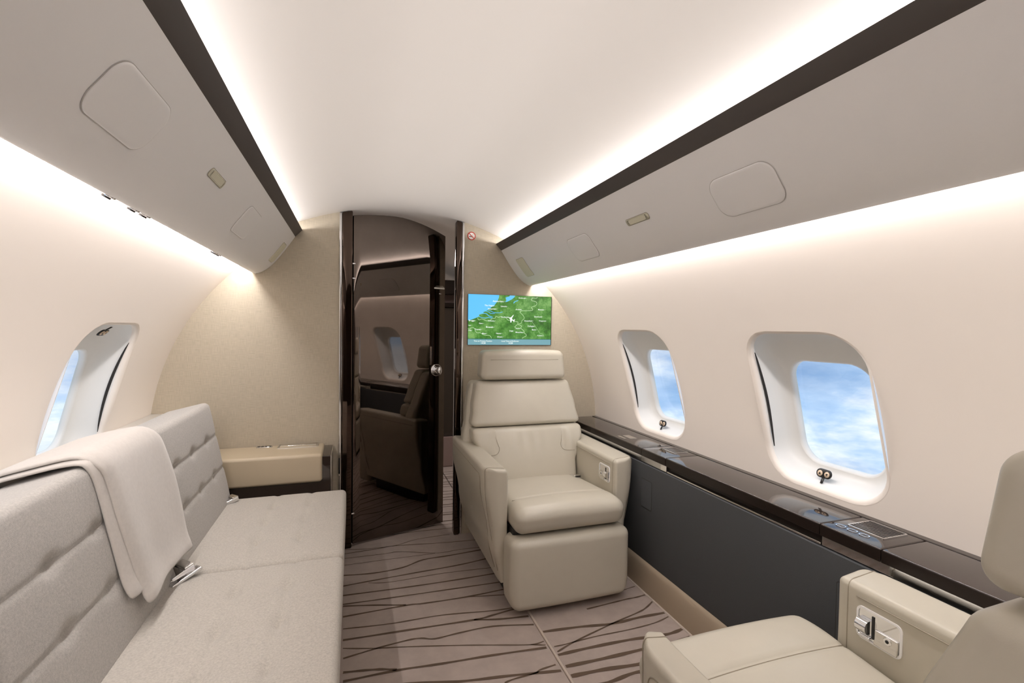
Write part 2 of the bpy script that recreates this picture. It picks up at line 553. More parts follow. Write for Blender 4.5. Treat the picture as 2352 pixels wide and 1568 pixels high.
# side walls with window openings
TH0, TH1 = math.radians(-6), math.asin((1.52 - ZC) / RW)          # wall arc that shows
WIN_TH = (math.radians(3.7), math.radians(28.9))
WIN_HALF = 0.2045
CELL_HALF = 0.30
CELL_TH = (math.radians(0.5), math.radians(32.5))
NS = 14


def win_outline(yc, grow=0.0, k=8, hw=WIN_HALF, th=WIN_TH, r=0.105):
    """window outline as (y, arc-length height)"""
    return rrect(yc - hw - grow, yc + hw + grow, th[0] * RW - grow, th[1] * RW + grow, r + grow, k)


def build_wall(name, side, wins, label):
    V, F, idx = [], [], {}

    def vid(y, th, R=RW):
        key = (round(y, 5), round(th, 6), round(R, 5))
        if key not in idx:
            idx[key] = len(V)
            V.append(wallp(side, y, th, R))
        return idx[key]
    cell_ths = [CELL_TH[0] + (CELL_TH[1] - CELL_TH[0]) * i / NS for i in range(NS + 1)]
    low = [TH0 + (CELL_TH[0] - TH0) * i / 3 for i in range(4)]
    up = [CELL_TH[1] + (TH1 - CELL_TH[1]) * i / 6 for i in range(7)]
    cells = sorted((yc - CELL_HALF, yc + CELL_HALF, yc) for yc in wins)
    edges = [YB] + [e_ for c in cells for e_ in c[:2]] + [5.15]
    NYC = 10
    for a, b in zip(edges, edges[1:]):
        if b - a < 1e-6: continue
        yc = next((c[2] for c in cells if abs(c[0] - a) < 1e-6), None)
        ysub = [a + (b - a) * i / NYC for i in range(NYC + 1)] if yc is not None else [a, b]
        for th_list in (low, up) if yc is not None else (low, cell_ths, up):
            for y0, y1 in zip(ysub, ysub[1:]):
                for t0, t1 in zip(th_list, th_list[1:]):
                    F.append((vid(y0, t0), vid(y1, t0), vid(y1, t1), vid(y0, t1)))
        if yc is None: continue
        # perimeter of the cell, counter-clockwise from bottom left
        per = [(y, CELL_TH[0]) for y in ysub[:-1]] + [(b, t) for t in cell_ths[:-1]] + [(y, CELL_TH[1]) for y in reversed(ysub[1:])] + [(a, t) for t in reversed(cell_ths[1:])]
        out = win_outline(yc, 0.014, k=24)
        c0 = (yc, (WIN_TH[0] + WIN_TH[1]) / 2 * RW)
        hole = []
        for (y, t) in per:
            dy, ds = y - c0[0], t * RW - c0[1]
            best = None
            for p, q in zip(out, out[1:] + out[:1]):
                ex, ey = q[0] - p[0], q[1] - p[1]
                den = dy * ey - ds * ex
                if abs(den) < 1e-12: continue
                tt = ((p[0] - c0[0]) * ey - (p[1] - c0[1]) * ex) / den
                uu = ((p[0] - c0[0]) * ds - (p[1] - c0[1]) * dy) / den
                if tt > 0 and -1e-6 <= uu <= 1 + 1e-6:
                    best = tt
                    break
            hole.append((c0[0] + dy * best, (c0[1] + ds * best) / RW))
        rings = [per]
        for k in (1, 2, 3):
            s = k / 3
            rings.append([(p[0] + (h[0] - p[0]) * s, p[1] + (h[1] - p[1]) * s) for p, h in zip(per, hole)])
        for r0, r1 in zip(rings, rings[1:]):
            n = len(r0)
            for i in range(n):
                j = (i + 1) % n
                F.append((vid(*r0[i]), vid(*r0[j]), vid(*r1[j]), vid(*r1[i])))
    # the pocket above for the lower cove lamp
    xT, zT = side * RW * math.cos(TH1), ZC + RW * math.sin(TH1)
    for (xa, za), (xb, zb) in (((xT, zT), (side * 0.832, 1.60)), ((side * 0.832, 1.60), (side * 0.70, 1.625))):
        k = len(V)
        V += [(xa, YB, za), (xa, 5.15, za), (xb, 5.15, zb), (xb, YB, zb)]
        F.append((k, k + 1, k + 2, k + 3))
    # straight down below the arc
    xB, zB = side * RW * math.cos(TH0), ZC + RW * math.sin(TH0)
    k = len(V)
    V += [(xB, YB, zB), (xB, 5.15, zB), (xB, 5.15, -0.03), (xB, YB, -0.03)]
    F.append((k, k + 1, k + 2, k + 3))
    o = obj(name, (V, F), M_WALL, org=(side * 1.2, 0.5, 0), sharp=40, recalc=False)
    return tag(o, label, 'wall', kind='structure')


WR = [2.065, 1.17, 0.275, -0.62, -1.515]
build_wall('wall_right', 1, WR, 'curved cream sidewall with two windows above the dark ledge')
build_wall('wall_left', -1, WR, 'curved cream sidewall with one window behind the grey sofa')

wn = 0


def build_window(side, yc, label):
    global wn
    wn += 1
    th_c = (WIN_TH[0] + WIN_TH[1]) / 2
    r = root('window_%d' % wn, (side * 1.25, yc, 0.70), label, 'window', kind='structure')

    def ring(hw, t0, t1, rad, R, k=8, tilt=0.0):
        out = rrect(yc - hw, yc + hw, t0 * RW, t1 * RW, rad, k)
        return [wallp(side, y, s / RW, R + tilt * 0) for y, s in out]

    def loft(rings):
        n = len(rings[0])
        V = [p for q in rings for p in q]
        F = []
        for a in range(len(rings) - 1):
            for i in range(n):
                j = (i + 1) % n
                F.append((a * n + i, a * n + j, (a + 1) * n + j, (a + 1) * n + i))
        return V, F
    t0, t1 = WIN_TH
    rd = math.radians
    g = 0.0155 / RW
    # soft lip rolling from the wall into the recess
    lip = [ring(WIN_HALF + .0155, t0 - g, t1 + g, .1205, RW - .0005), ring(WIN_HALF + .009, t0 - g * .6, t1 + g * .6, .114, RW + .0012),
           ring(WIN_HALF + .004, t0 - g * .26, t1 + g * .26, .109, RW + .004), ring(WIN_HALF, t0, t1, .105, RW + .010), ring(WIN_HALF, t0, t1, .105, RW + .018)]
    obj('lip', loft(lip), M_WALL, r, recalc=False)
    gap = [ring(WIN_HALF, t0, t1, .105, RW + .018), ring(WIN_HALF - .003, t0 + .002, t1 - .002, .103, RW + .028)]
    obj('seal', loft(gap), M_WINWHITE, r, recalc=False)
    # dark shade slot down the forward side
    sl = []
    for q in range(15):
        w_ = q / 14
        th_ = rd(8.2) + (rd(25.2) - rd(8.2)) * w_
        hw_ = .0085 * math.sin(math.pi * w_) ** .6 + .0004
        yy_ = yc + WIN_HALF - .0045 - .006 * (abs(w_ - .5) * 2) ** 4
        sl += [wallp(side, yy_, th_, RW + .012), wallp(side, yy_ - .004, th_, RW + .012 + hw_)]
    obj('shade_slot', (sl, [(2 * i, 2 * i + 1, 2 * i + 3, 2 * i + 2) for i in range(14)]), M_GAP, r)
    hi, i0, i1 = 0.150, rd(5.9), rd(22.4)
    rev = [ring(WIN_HALF - .003, t0 + .002, t1 - .002, .103, RW + .028), ring(WIN_HALF - .008, t0 + .006, t1 - .006, .099, RW + .045),
           ring(WIN_HALF - .016, t0 + .014, t1 - .024, .094, RW + .070), ring(WIN_HALF - .028, t0 + .022, t1 - .052, .088, RW + .086),
           ring(hi + .012, i0 - .008, i1 + .012, .082, RW + .093), ring(hi + .004, i0 - .003, i1 + .004, .078, RW + .094)]
    obj('reveal', loft(rev), M_WINWHITE, r, recalc=False)
    rim = [ring(hi + .004, i0 - .003, i1 + .004, .078, RW + .094), ring(hi, i0, i1, .075, RW + .096), ring(hi - .004, i0 + .002, i1 - .003, .072, RW + .103), ring(hi - .006, i0 + .003, i1 - .005, .070, RW + .116)]
    obj('rim', loft(rim), M_WINWHITE, r, recalc=False)
    pn = ring(hi - .003, i0 + .002, i1 - .003, .072, RW + .110)
    pn2 = ring(hi - .003, i0 + .002, i1 - .003, .072, RW + .113)
    n = len(pn)
    obj('pane', (pn + pn2, [tuple(range(n)), tuple(range(n, 2 * n))]), M_GLASS, r, smooth=False)
    # shade switch: two round buttons on a dark pill with a stem
    thb = rd(5.35) if side > 0 else rd(26.6)
    fl_ = 1 if side > 0 else -1

    def fn(a, b, t):
        return wallp(side, yc + a, thb + fl_ * b / RW, RW + .046 + 0.35 * b - t)
    sy = 0.023
    obj('switch_stem', plate(rrect(sy - .004, sy + .004, -.030, -.010, .002, 2), lambda a, b, t: wallp(side, yc + a, thb + fl_ * b / RW, RW + .043 + .6 * (b + .010) - t), 0, .004), M_BLACK, r)
    pill = obj('switch_plate', plate(rrect(sy - .027, sy + .027, -.0135, .0135, .0134, 6), fn, 0, .005, .001), M_BLACK, r)
    for q, up in ((.0125, 1), (-.0125, -1)):
        obj('button', plate([(sy + q + .009 * math.cos(i * math.pi / 8), .009 * math.sin(i * math.pi / 8)) for i in range(16)], fn, .004, .0065), M_BTNCREAM, pill)
        tri = [(sy + q - .0042, -.003 * up), (sy + q + .0042, -.003 * up), (sy + q, .0042 * up)]
        obj('arrow', plate(tri, fn, .006, .0072), M_BLACK, pill, smooth=False)
    return r


for i, yc in enumerate(WR):
    build_window(1, yc, ['oval window beside the bulkhead armchair headrest', 'large oval window showing clouds above the long ledge', 'sidewall window beside the foreground armchair', 'sidewall window aft of the foreground armchair', 'aftmost window of the ledge side'][i])
for i, yc in enumerate(WR):
    build_window(-1, yc, ['sofa side window nearest the linen bulkhead', 'sofa side window second from the bulkhead', 'sofa side window third from the bulkhead', 'sofa side window fourth from the bulkhead', 'aftmost window of the sofa side'][i])

# bulkhead with the doorway
def bulk_outline(x0, x1):
    pts = []
    n = 40
    for i in range(n + 1):
        x = x0 + (x1 - x0) * i / n
        ax = abs(x)
        zc_ = ceil_z(x) + .02
        zw = ZC + math.sqrt(max(0, (RW + .02) ** 2 - x * x)) if ax < RW + .02 else ZC
        pts.append((x, zc_ if ax < 0.70 else max(zw, .2)))
    return pts


bl = root('wall_front', (0, D, 0), 'beige linen bulkhead with arched outline around the dark door', 'wall', kind='structure')
for nm, x0, x1 in (('bulkhead_panel', -1.235, -0.345), ('bulkhead_panel', 0.338, 1.235)):
    top = bulk_outline(x0, x1)
    out = [(x0, -0.01), (x1, -0.01)] + top[::-1]
    n = len(out)
    V = [(x, D, z) for x, z in out] + [(x, D + .05, z) for x, z in out]
    F = [tuple(range(n)), tuple(range(n, 2 * n))[::-1]] + [(i, (i + 1) % n, n + (i + 1) % n, n + i) for i in range(n)]
    obj(nm, (V, F), M_BULK, bl, smooth=False)
# closing wall behind the camera and the end of the forward cabin
bw = obj('wall_back', rbox(-1.26, 1.26, YB - .06, YB, -.03, 1.95, .005, k=1), M_AFT, org=(0, YB, 0), smooth=False)
tag(bw, 'dark wood bulkhead closing the aft end', 'wall', kind='structure')
fw = obj('wall_forward_end', rbox(-1.26, 1.26, 5.12, 5.18, -.03, 1.95, .005, k=1), M_CEIL, org=(0, 5.12, 0), smooth=False)
tag(fw, 'pale end wall of the cabin beyond the door gap', 'wall', kind='structure')

# door frame
tr = root('trim_1', (-0.31, D, 0), 'glossy dark wood door post with chrome edge on the hinge side', 'trim', kind='structure')
tr2 = root('trim_2', (0.31, D, 0), 'glossy dark wood door post with chrome edge beside the map screen', 'trim', kind='structure')


def post(x0, x1, y0, y1, parent, nm, material, r):
    zt = lambda x: ceil_z(x) - 0.003
    return obj(nm, rbox(x0, x1, y0, y1, 0.0, 1.0, r, n=(2, 2, 8), k=3, fn=lambda p: (p[0], p[1], p[2] * zt(p[0]))), material, parent)


post(-0.333, -0.279, D - 0.012, D + 0.045, tr, 'post', M_POST, .006)
post(-0.347, -0.333, D - 0.008, D + 0.03, tr, 'chrome_edge', M_CHROME, .004)
post(0.291, 0.326, D - 0.012, D + 0.045, tr2, 'post', M_POST, .008)
post(0.326, 0.339, D - 0.008, D + 0.03, tr2, 'chrome_edge', M_CHROME, .004)
obj('strike_plate', rbox(0.2895, 0.292, D + .0, D + .02, .98, 1.10, .001, k=1), M_SATIN, tr2)
obj('black_bumper', rbox(-0.347, -0.340, D - .0095, D - .006, .42, .505, .001, k=1), M_BLACK, tr)

# the door, ajar into the forward cabin
HX, HY, DA, DL = -0.278, D + 0.012, math.radians(16.3), 0.560
ca, sa = math.cos(DA), math.sin(DA)


def dpt(u, t, z):                       # u along the leaf, t thickness (0 = cabin face)
    return (HX + u * ca - t * sa, HY + u * sa + t * ca, z)


dr = root('door_1', (HX, HY, 0), 'mirror-glossy dark ebony door standing slightly ajar', 'door', kind='structure')


def door_top(u):
    return ceil_z(HX + u * ca) - 0.024 - 0.05 * max(0, (u - .25) / .31) ** 1.5


obj('door_leaf', rbox(0.004, DL, 0.0, 0.036, 0.0, 1.0, .002, n=(14, 1, 10), k=1, fn=lambda p: dpt(p[0], p[1], 0.012 + p[2] * (door_top(p[0]) - 0.012))), M_EBONY, dr, smooth=True, sharp=30)
for z in (1.565, 1.485, 0.185):
    obj('hinge', rbox(-.004, .014, -.006, .002, z - .004, z + .004, .002, k=1, fn=lambda p: dpt(*p)), M_CHROME, dr)
kn = obj('knob_rose', join(cyl(dpt(.505, 0, .963), (sa, -ca, 0), .036, .008, 28, .003)), M_CHROME, dr, sharp=40)
kv = Vector((sa, -ca, 0))
kc = Vector(dpt(.505, 0, .963))
V, F = [], []
for (rr, hh) in ((.014, .008), (.012, .02), (.020, .030), (.026, .042), (.024, .052), (.014, .058), (.002, .059)):
    for a in range(24):
        w = 2 * math.pi * a / 24
        p = kc + kv * hh + rr * (math.cos(w) * Vector((ca, sa, 0)) * (.55 if hh > .03 else 1) + math.sin(w) * Vector((0, 0, 1)))
        V.append(tuple(p))
for k in range(6):
    for a in range(24):
        b = (a + 1) % 24
        F.append((k * 24 + a, k * 24 + b, (k + 1) * 24 + b, (k + 1) * 24 + a))
F.append(tuple(6 * 24 + a for a in range(24)))
obj('knob_grip', (V, F), M_CHROME, kn)
pf = lambda u0, u1, z0, z1, t=.0012: rbox(u0, u1, -t, 0, z0, z1, .0004, k=1, fn=lambda p: dpt(*p))
obj('placard', pf(.487, .556, 1.457, 1.466), M_WHITE, dr, smooth=False)
for k, (u0, u1) in enumerate(((.493, .552), (.499, .546))):
    obj('placard_line', pf(u0, u1, 1.4685 + .005 * k, 1.4715 + .005 * k), M_SATIN, dr, smooth=False)
obj('lock_pin', cyl(dpt(.523, 0, 1.428), (sa, -ca, 0), .0035, .004, 10), M_CHROME, dr)
obj('lock_pin', cyl(dpt(.531, 0, 1.428), (sa, -ca, 0), .003, .003, 10), M_SATIN, dr)

# ================================================================== valances
VP = [(0.532, 1.727), (0.536, 1.722)]
DK = [(0.531, 1.7255), (0.534, 1.7215), (0.549, 1.705), (0.5645, 1.6885), (0.585, 1.680), (0.600, 1.685), (0.572, 1.705), (0.548, 1.7255), (0.538, 1.7285)]
VF = [(0.5645, 1.689), (0.578, 1.668), (0.594, 1.643), (0.614, 1.613), (0.635, 1.584), (0.656, 1.556), (0.678, 1.531), (0.700, 1.511), (0.720, 1.4975), (0.738, 1.489), (0.752, 1.4855), (0.760, 1.487), (0.764, 1.4925), (0.772, 1.500), (0.772, 1.506)]
VBACK = [(0.758, 1.510), (0.744, 1.520), (0.716, 1.548), (0.690, 1.580), (0.672, 1.600), (0.690, 1.622), (0.690, 1.634), (0.610, 1.640), (0.590, 1.668)]


def vfront(s):
    """point and outward normal on the valance face, s = 0..1 from the dark strip down to the lip"""
    pts = VF[:11]
    seg = [math.hypot(b[0] - a[0], b[1] - a[1]) for a, b in zip(pts, pts[1:])]
    tot = sum(seg); d = s * tot
    for (a, b), l in zip(zip(pts, pts[1:]), seg):
        if d <= l or b == pts[-1]:
            t = d / l
            return (a[0] + (b[0] - a[0]) * t, a[1] + (b[1] - a[1]) * t, -(b[1] - a[1]) / l * -1, (b[0] - a[0]) / l)
        d -= l


def vs_of_z(z):
    lo, hi = 0.0, 1.0
    for _ in range(40):
        mid = (lo + hi) / 2
        if vfront(mid)[1] > z: lo = mid
        else: hi = mid
    return lo


VLEN = sum(math.hypot(b[0] - a[0], b[1] - a[1]) for a, b in zip(VF[:11], VF[1:11]))


def valance(side, label, panels):
    r = root('valance', (side * .66, 0.3, 1.485), label, 'valance', 'overhead valances')
    yv = [YB + .01, -1, 0, 1, 2, D - .002]
    S = lambda pr: [(side * x, z) for x, z in pr]
    obj('body', sweep_y(S(VF + VBACK), yv), M_VAL, r, sharp=50)
    obj('dark_rail', sweep_y(S(DK), yv), M_DARKSTRIP, r, sharp=60)

    def vfn(y, s, t):
        # s is distance down the face; average normal over neighbours
        q = max(0.001, min(.999, s / VLEN))
        x, z, _, _ = vfront(q)
        a = vfront(max(0, q - .05)); b = vfront(min(1, q + .05))
        tx, tz = b[0] - a[0], b[1] - a[1]
        l = math.hypot(tx, tz)
        nx, nz_ = tz / l, -tx / l
        return (side * (x + nx * t), y, z + nz_ * t)

    def vpanel(nm, y0, y1, z1, z0, rad, material, th, groove=True):
        s0, s1 = vs_of_z(z1) * VLEN, vs_of_z(z0) * VLEN
        rad = min(rad, (y1 - y0) * .49, (s1 - s0) * .49)
        k = 6
        k = 10
        out = []
        for p_, q_ in zip(*(lambda o_: (o_, o_[1:] + o_[:1]))(rrect(y0, y1, s0, s1, rad, k))):
            m_ = max(1, int(math.hypot(q_[0] - p_[0], q_[1] - p_[1]) / .008))
            out += [(p_[0] + (q_[0] - p_[0]) * i_ / m_, p_[1] + (q_[1] - p_[1]) * i_ / m_) for i_ in range(m_)]
        cy, cs = (y0 + y1) / 2, (s0 + s1) / 2
        # concentric rings so that the panel follows the curve
        rings = []
        for sc_, t in ((1.0, -.001), (1.0, th * .6), (1 - .0025 / min(y1 - y0, s1 - s0) * 2, th), (.85, th), (.7, th), (.55, th), (.4, th), (.25, th), (.1, th), (.02, th)):
            rings.append([vfn(cy + (a - cy) * sc_, cs + (b - cs) * sc_, t) for a, b in out])
        n = len(out)
        V = [p for q in rings for p in q]
        F = [(a * n + i, a * n + (i + 1) % n, (a + 1) * n + (i + 1) % n, (a + 1) * n + i) for a in range(len(rings) - 1) for i in range(n)]
        F.append(tuple((len(rings) - 1) * n + i for i in range(n)))
        p = obj(nm, (V, F), material, r)
        if groove:
            g = .0016
            o2 = []
            for a, b in out:
                o2.append((cy + (a - cy) * (1 + 2 * g / (y1 - y0)), cs + (b - cs) * (1 + 2 * g / (s1 - s0))))
            rg = [[vfn(a, b, .0012) for a, b in o2], [vfn(a, b, .0016) for a, b in out]]
            V = rg[0] + rg[1]
            obj('groove', (V, [(i, (i + 1) % n, n + (i + 1) % n, n + i) for i in range(n)]), M_SEAM if material is not M_VAL else M_GROOVE, p)
        return p
    for nm, y0, y1, z1, z0, rad, mt, th in panels:
        vpanel(nm, y0, y1, z1, z0, rad, mt, th)
    # air nozzles under the lip
    for yn in (1.24, 1.36, 1.425, 2.05, 2.10) if side < 0 else ():
        c = Vector((side * .768, yn, 1.4985))
        nz_ = obj('air_nozzle', cyl(c, (side * .5, 0, -.87), .016, .009, 18, .002), M_CHROME, r, sharp=40)
        obj('nozzle_core', cyl(c + Vector((side * .5, 0, -.87)) * .009, (side * .5, 0, -.87), .009, .004, 14), M_BLACK, nz_, sharp=40)
    return r


M_GROOVE = mat('panel_groove', (0.50, 0.48, 0.46), 0.6)
valance(1, 'grey-white overhead valance with dark rail above the ledge windows', [
    ('service_panel', .846, 1.048, 1.614, 1.527, .035, M_VAL, .0034), ('pale_cover', 1.328, 1.456, 1.602, 1.584, .009, M_VALPALE, .0032),
    ('service_panel', 1.732, 1.932, 1.612, 1.525, .03, M_VAL, .0032), ('pale_cover', 2.490, 2.605, 1.617, 1.525, .012, M_VALPALE, .0032),
    ('service_panel', -.05, .152, 1.614, 1.527, .035, M_VAL, .0034)])
valance(-1, 'grey-white overhead valance with dark rail above the sofa', [
    ('service_panel', .878, 1.092, 1.628, 1.543, .035, M_VAL, .0034), ('pale_cover', 1.388, 1.518, 1.617, 1.598, .009, M_VALPALE, .0032),
    ('service_panel', 1.815, 2.025, 1.628, 1.541, .03, M_VAL, .0032), ('pale_cover', 2.590, 2.690, 1.632, 1.541, .012, M_VALPALE, .0032),
    ('service_panel', -.05, .152, 1.614, 1.527, .035, M_VAL, .0034)])

# ================================================================== ledge and side panel (window side)
pl = root('side_panel', (1.03, 0.3, 0), 'charcoal fabric side panel with tan kick board under the ledge', 'panel')
obj('panel', sweep_y([(1.030, .598), (1.026, .594), (1.026, .152), (1.03, .135), (1.2, .135), (1.2, .598)], [YB, 0, 1, 2, D - .002]), M_PANEL, pl, sharp=40)
obj('kick_board', sweep_y([(1.022, .002), (1.020, .02), (1.0195, .09), (1.0205, .118), (1.0245, .138), (1.033, .149), (1.2, .150), (1.2, .002)], [YB, 0, 1, 2, D - .002]), M_KICK, pl, sharp=50)
fx = lambda a, b, t: (1.026 - t, a, b)


def hatch(y0, y1, z0, z1, parent):
    h_ = obj('access_hatch', plate(rrect(y0, y1, z0, z1, .006, 3), fx, -.004, .0012), M_PANEL, parent, smooth=False)
    obj('hatch_gap', ring_plate(rrect(y0 - .0022, y1 + .0022, z0 - .0022, z1 + .0022, .008, 3), rrect(y0, y1, z0, z1, .006, 3), fx, -.004, .0004), M_GAP, h_, smooth=False)


hatch(1.846, 1.928, .393, .523, pl)
hatch(.20, .964, .16, .520, pl)

ld = root('window_ledge', (1.12, 0.3, .60), 'long glossy dark brown ledge running below the windows', 'ledge')
LT = 0.665


def ledge_top(y0, y1, nm='top_section', x0=1.022):
    return obj(nm, rbox(x0, 1.192, y0 + .0012, y1 - .0012, LT - .034, LT, .004, n=(2, 4, 1), k=3), M_LEDGE, ld)


secs = [(YB + .01, -.05), (-.05, .848), (.848, 1.018), (1.018, 1.742), (1.742, 1.925), (1.925, D - .003)]
for a, b in secs:
    ledge_top(a, b)
for a, b in secs:
    obj('fascia', rbox(1.0205, 1.0235, a + .0014, b - .0014, LT - .0345, LT - .003, .001, k=1), M_LEDGE_EDGE, ld, smooth=False)
obj('core', rbox(1.040, 1.20, YB + .01, D - .003, .600, LT - .004, .003, k=1), M_LEDGE_EDGE, ld, smooth=False)
obj('wall_strip', rbox(1.194, 1.222, YB + .01, D - .003, LT - .02, LT + .001, .002, k=2), M_LEDGE, ld, smooth=False)
obj('chrome_strip', rbox(1.0285, 1.041, YB + .01, 1.016, .601, .630, .002, k=2), M_CHROME, ld, smooth=False)
obj('chrome_strip', rbox(1.0285, 1.041, 1.745, D - .003, .601, .630, .002, k=2), M_CHROME, ld, smooth=False)
obj('chrome_line', rbox(1.0285, 1.041, 1.020, 1.741, .600, .607, .002, k=2), M_SATIN, ld, smooth=False)
fz = lambda a, b, t: (a, b, LT + t)
for (x0, x1, y0, y1, rows) in ((1.085, 1.183, .884, .986, 9), (1.105, 1.182, 1.792, 1.892, 8)):
    v_ = obj('vent', ring_plate(rrect(x0, x1, y0, y1, .006, 3), rrect(x0 + .004, x1 - .004, y0 + .004, y1 - .004, .004, 3), fz, 0, .003), M_CHROME, ld, smooth=False)
    obj('vent_well', plate(rrect(x0 + .003, x1 - .003, y0 + .003, y1 - .003, .004, 3), fz, 0, .0006), M_BLACK, v_, smooth=False)
    for k in range(rows):
        xx = x0 + .008 + (x1 - x0 - .016) * k / (rows - 1)
        obj('slat', rbox(xx - .0022, xx + .0022, y0 + .004, y1 - .004, LT + .0004, LT + .0024, .0006, k=1), M_EBONY_EDGE, v_, smooth=False)
for k in range(3):
    yb = .985 - .033 * k
    b_ = obj('button_ring', ring_plate(rrect(1.052, 1.071, yb - .013, yb + .013, .008, 4), rrect(1.0545, 1.0685, yb - .0105, yb + .0105, .006, 4), fz, 0, .002), M_CHROME, ld, smooth=False)
    obj('button', plate(rrect(1.0555, 1.0675, yb - .0095, yb + .0095, .0055, 4), fz, 0, .0026, .0008), M_LEDGE, b_)
obj('chrome_tab', plate(rrect(1.075, 1.115, 2.105, 2.185, .004, 3), fz, 0, .0012), M_SATIN, ld, smooth=False)
obj('chrome_tab', plate(rrect(1.045, 1.060, 2.115, 2.185, .003, 3), fz, 0, .0012), M_SATIN, ld, smooth=False)

# pale ledge on the sofa side
ll = root('sofa_ledge', (-1.12, 0.8, .70), 'pale grey ledge between sofa back and window wall', 'ledge')
obj('ledge_board', rbox(-1.2075, -1.036, YB, D - .003, .74, .782, .004, n=(2, 4, 1)), M_LEDGE_L, ll)
obj('ledge_box', rbox(-1.205, -1.045, YB, D - .003, .0, .74, .004, k=1), M_LEDGE_L, ll, smooth=False)
lid = obj('cup_ring', join(cyl((-1.135, 2.245, .782), (0, 0, 1), .047, .006, 32, .002)), M_CHROME, ll, sharp=40)
obj('cup_lid', cyl((-1.135, 2.245, .788), (0, 0, 1), .036, .004, 28, .001), M_SATIN, lid, sharp=40)
obj('lid_latch', rbox(-1.090, -1.080, 2.27, 2.32, .782, .790, .003, k=2), M_CHROME, lid)

# ================================================================== sofa
sf = root('sofa', (-0.62, 1.19, 0), 'long grey-beige wool sofa with tufted seat and back', 'sofa')
TUFT_Y = [2.228, 2.048, 1.873, 1.528, 1.342, 1.167, .82, .63, .455]
SEATS = [(1.696, 2.385), (.986, 1.694), (.276, .984)]
obj('base', rbox(-1.02, -0.318, .28, 2.38, 0.0, .335, .012, n=(3, 6, 3)), M_SOFA, sf)


def seat_fn(y0, y1):
    T = [y for y in TUFT_Y if y0 < y < y1]

    def fn(p):
        x, y, z = p
        if z > .39:
            w = (z - .39) / .062
            d = 0
            for xl in (-.595, -.453):
                d += .0045 * gs(x - xl, .010)
                for yt in T:
                    d += .013 * math.exp(-((x - xl) / .018) ** 2 - ((y - yt) / .034) ** 2)
            for yt in T:
                if -.60 < x < -.45:
                    d += .0022 * gs(y - yt, .016)
            bulge = .006 * (1 - ((y - (y0 + y1) / 2) / ((y1 - y0) / 2)) ** 4)
            z += w * (bulge - d - .004)
        return (x, y, z)
    return fn


for y0, y1 in SEATS:
    obj('seat_cushion', rbox(-.86, -.302, y0, y1, .325, .452, .022, n=(56, 66, 2), k=3, fn=seat_fn(y0, y1)), M_SOFA, sf)


def back_fn(y0, y1):
    T = [y for y in TUFT_Y if y0 < y < y1]

    def fn(p):
        x, y, z = p                       # x: -.16 .. 0 depth from the front face, z: .43 .. .885
        front = max(0, min(1, (x + .05) / .05))
        d = 0
        for zl in (.741, .600):
            d += .0034 * gs(z - zl, .006)
            for yt in T:
                d += .012 * math.exp(-((z - zl) / .016) ** 2 - ((y - yt) / .026) ** 2)
        ed = (y - (y0 + y1) / 2) / ((y1 - y0) / 2)
        d -= .005 * (1 - ed ** 4)
        d -= .0016 * abs(math.sin(math.pi * (z - .46) / .1405))
        lean = -.785 - (z - .45) * .196
        zz = z + max(0, (z - .60) / .28) * (x * .24)
        return (lean + x - front * d, y, zz)
    return fn


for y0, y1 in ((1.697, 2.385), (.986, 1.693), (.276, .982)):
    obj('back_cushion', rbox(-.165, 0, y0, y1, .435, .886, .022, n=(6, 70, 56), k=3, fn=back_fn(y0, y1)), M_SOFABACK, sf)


def buckle(parent, base, direc, up, nm='seat_buckle', s=1.0):
    """seat belt buckle: chrome hollow housing on a webbing tongue"""
    d = Vector(direc).normalized(); u = Vector(up).normalized(); w = d.cross(u).normalized(); b = Vector(base)
    q = lambda p: tuple(b + s * (p[0] * d + p[1] * w + p[2] * u))
    h = obj(nm, rbox(0, .062, -.022, .022, 0, .020, .004, n=(2, 2, 2), k=2, fn=lambda p: q((p[0], p[1] * (1 + .15 * p[0] / .06), p[2] * (.75 + .25 * p[0] / .06)))), M_CHROME, parent, sharp=50)
    obj('mouth', rbox(.058, .0630, -.0195, .0195, .004, .0165, .002, k=1, fn=q), M_BLACK, h)
    obj('tongue', rbox(-.05, .004, -.018, .018, .004, .008, .001, k=1, fn=q), M_BELT, h)
    obj('release_lip', rbox(.036, .062, -.0225, .0225, .018, .0225, .002, k=2, fn=q), M_SATIN, h)
    return h


buckle(sf, (-.805, 2.305, .447), (1, .95, .16), (-.1, -.1, 1))
bb = buckle(sf, (-.800, 1.655, .449), (.8, .95, .22), (-.1, -.25, 1), s=1.15)
ft = Vector((-.775, 1.625, .447))
obj('latch_plate', rbox(-.01, .085, -.014, .014, 0, .010, .004, k=2, fn=lambda p: tuple(ft + p[0] * Vector((.62, .75, .2)) + p[1] * Vector((.75, -.62, 0)) + p[2] * Vector((-.1, -.1, 1)))), M_CHROME, sf)
obj('latch_tab', rbox(.0, .045, -.026, -.010, -.004, .012, .004, k=2, fn=lambda p: tuple(ft + p[0] * Vector((.62, .75, .2)) + p[1] * Vector((-.75, .62, 0)) * -1 + p[2] * Vector((-.1, -.1, 1)))), M_SATIN, sf)

# throw blanket folded over the sofa back
bk = root('throw_blanket', (-.86, 1.56, .50), 'pale beige folded blanket hanging over the sofa back', 'blanket')


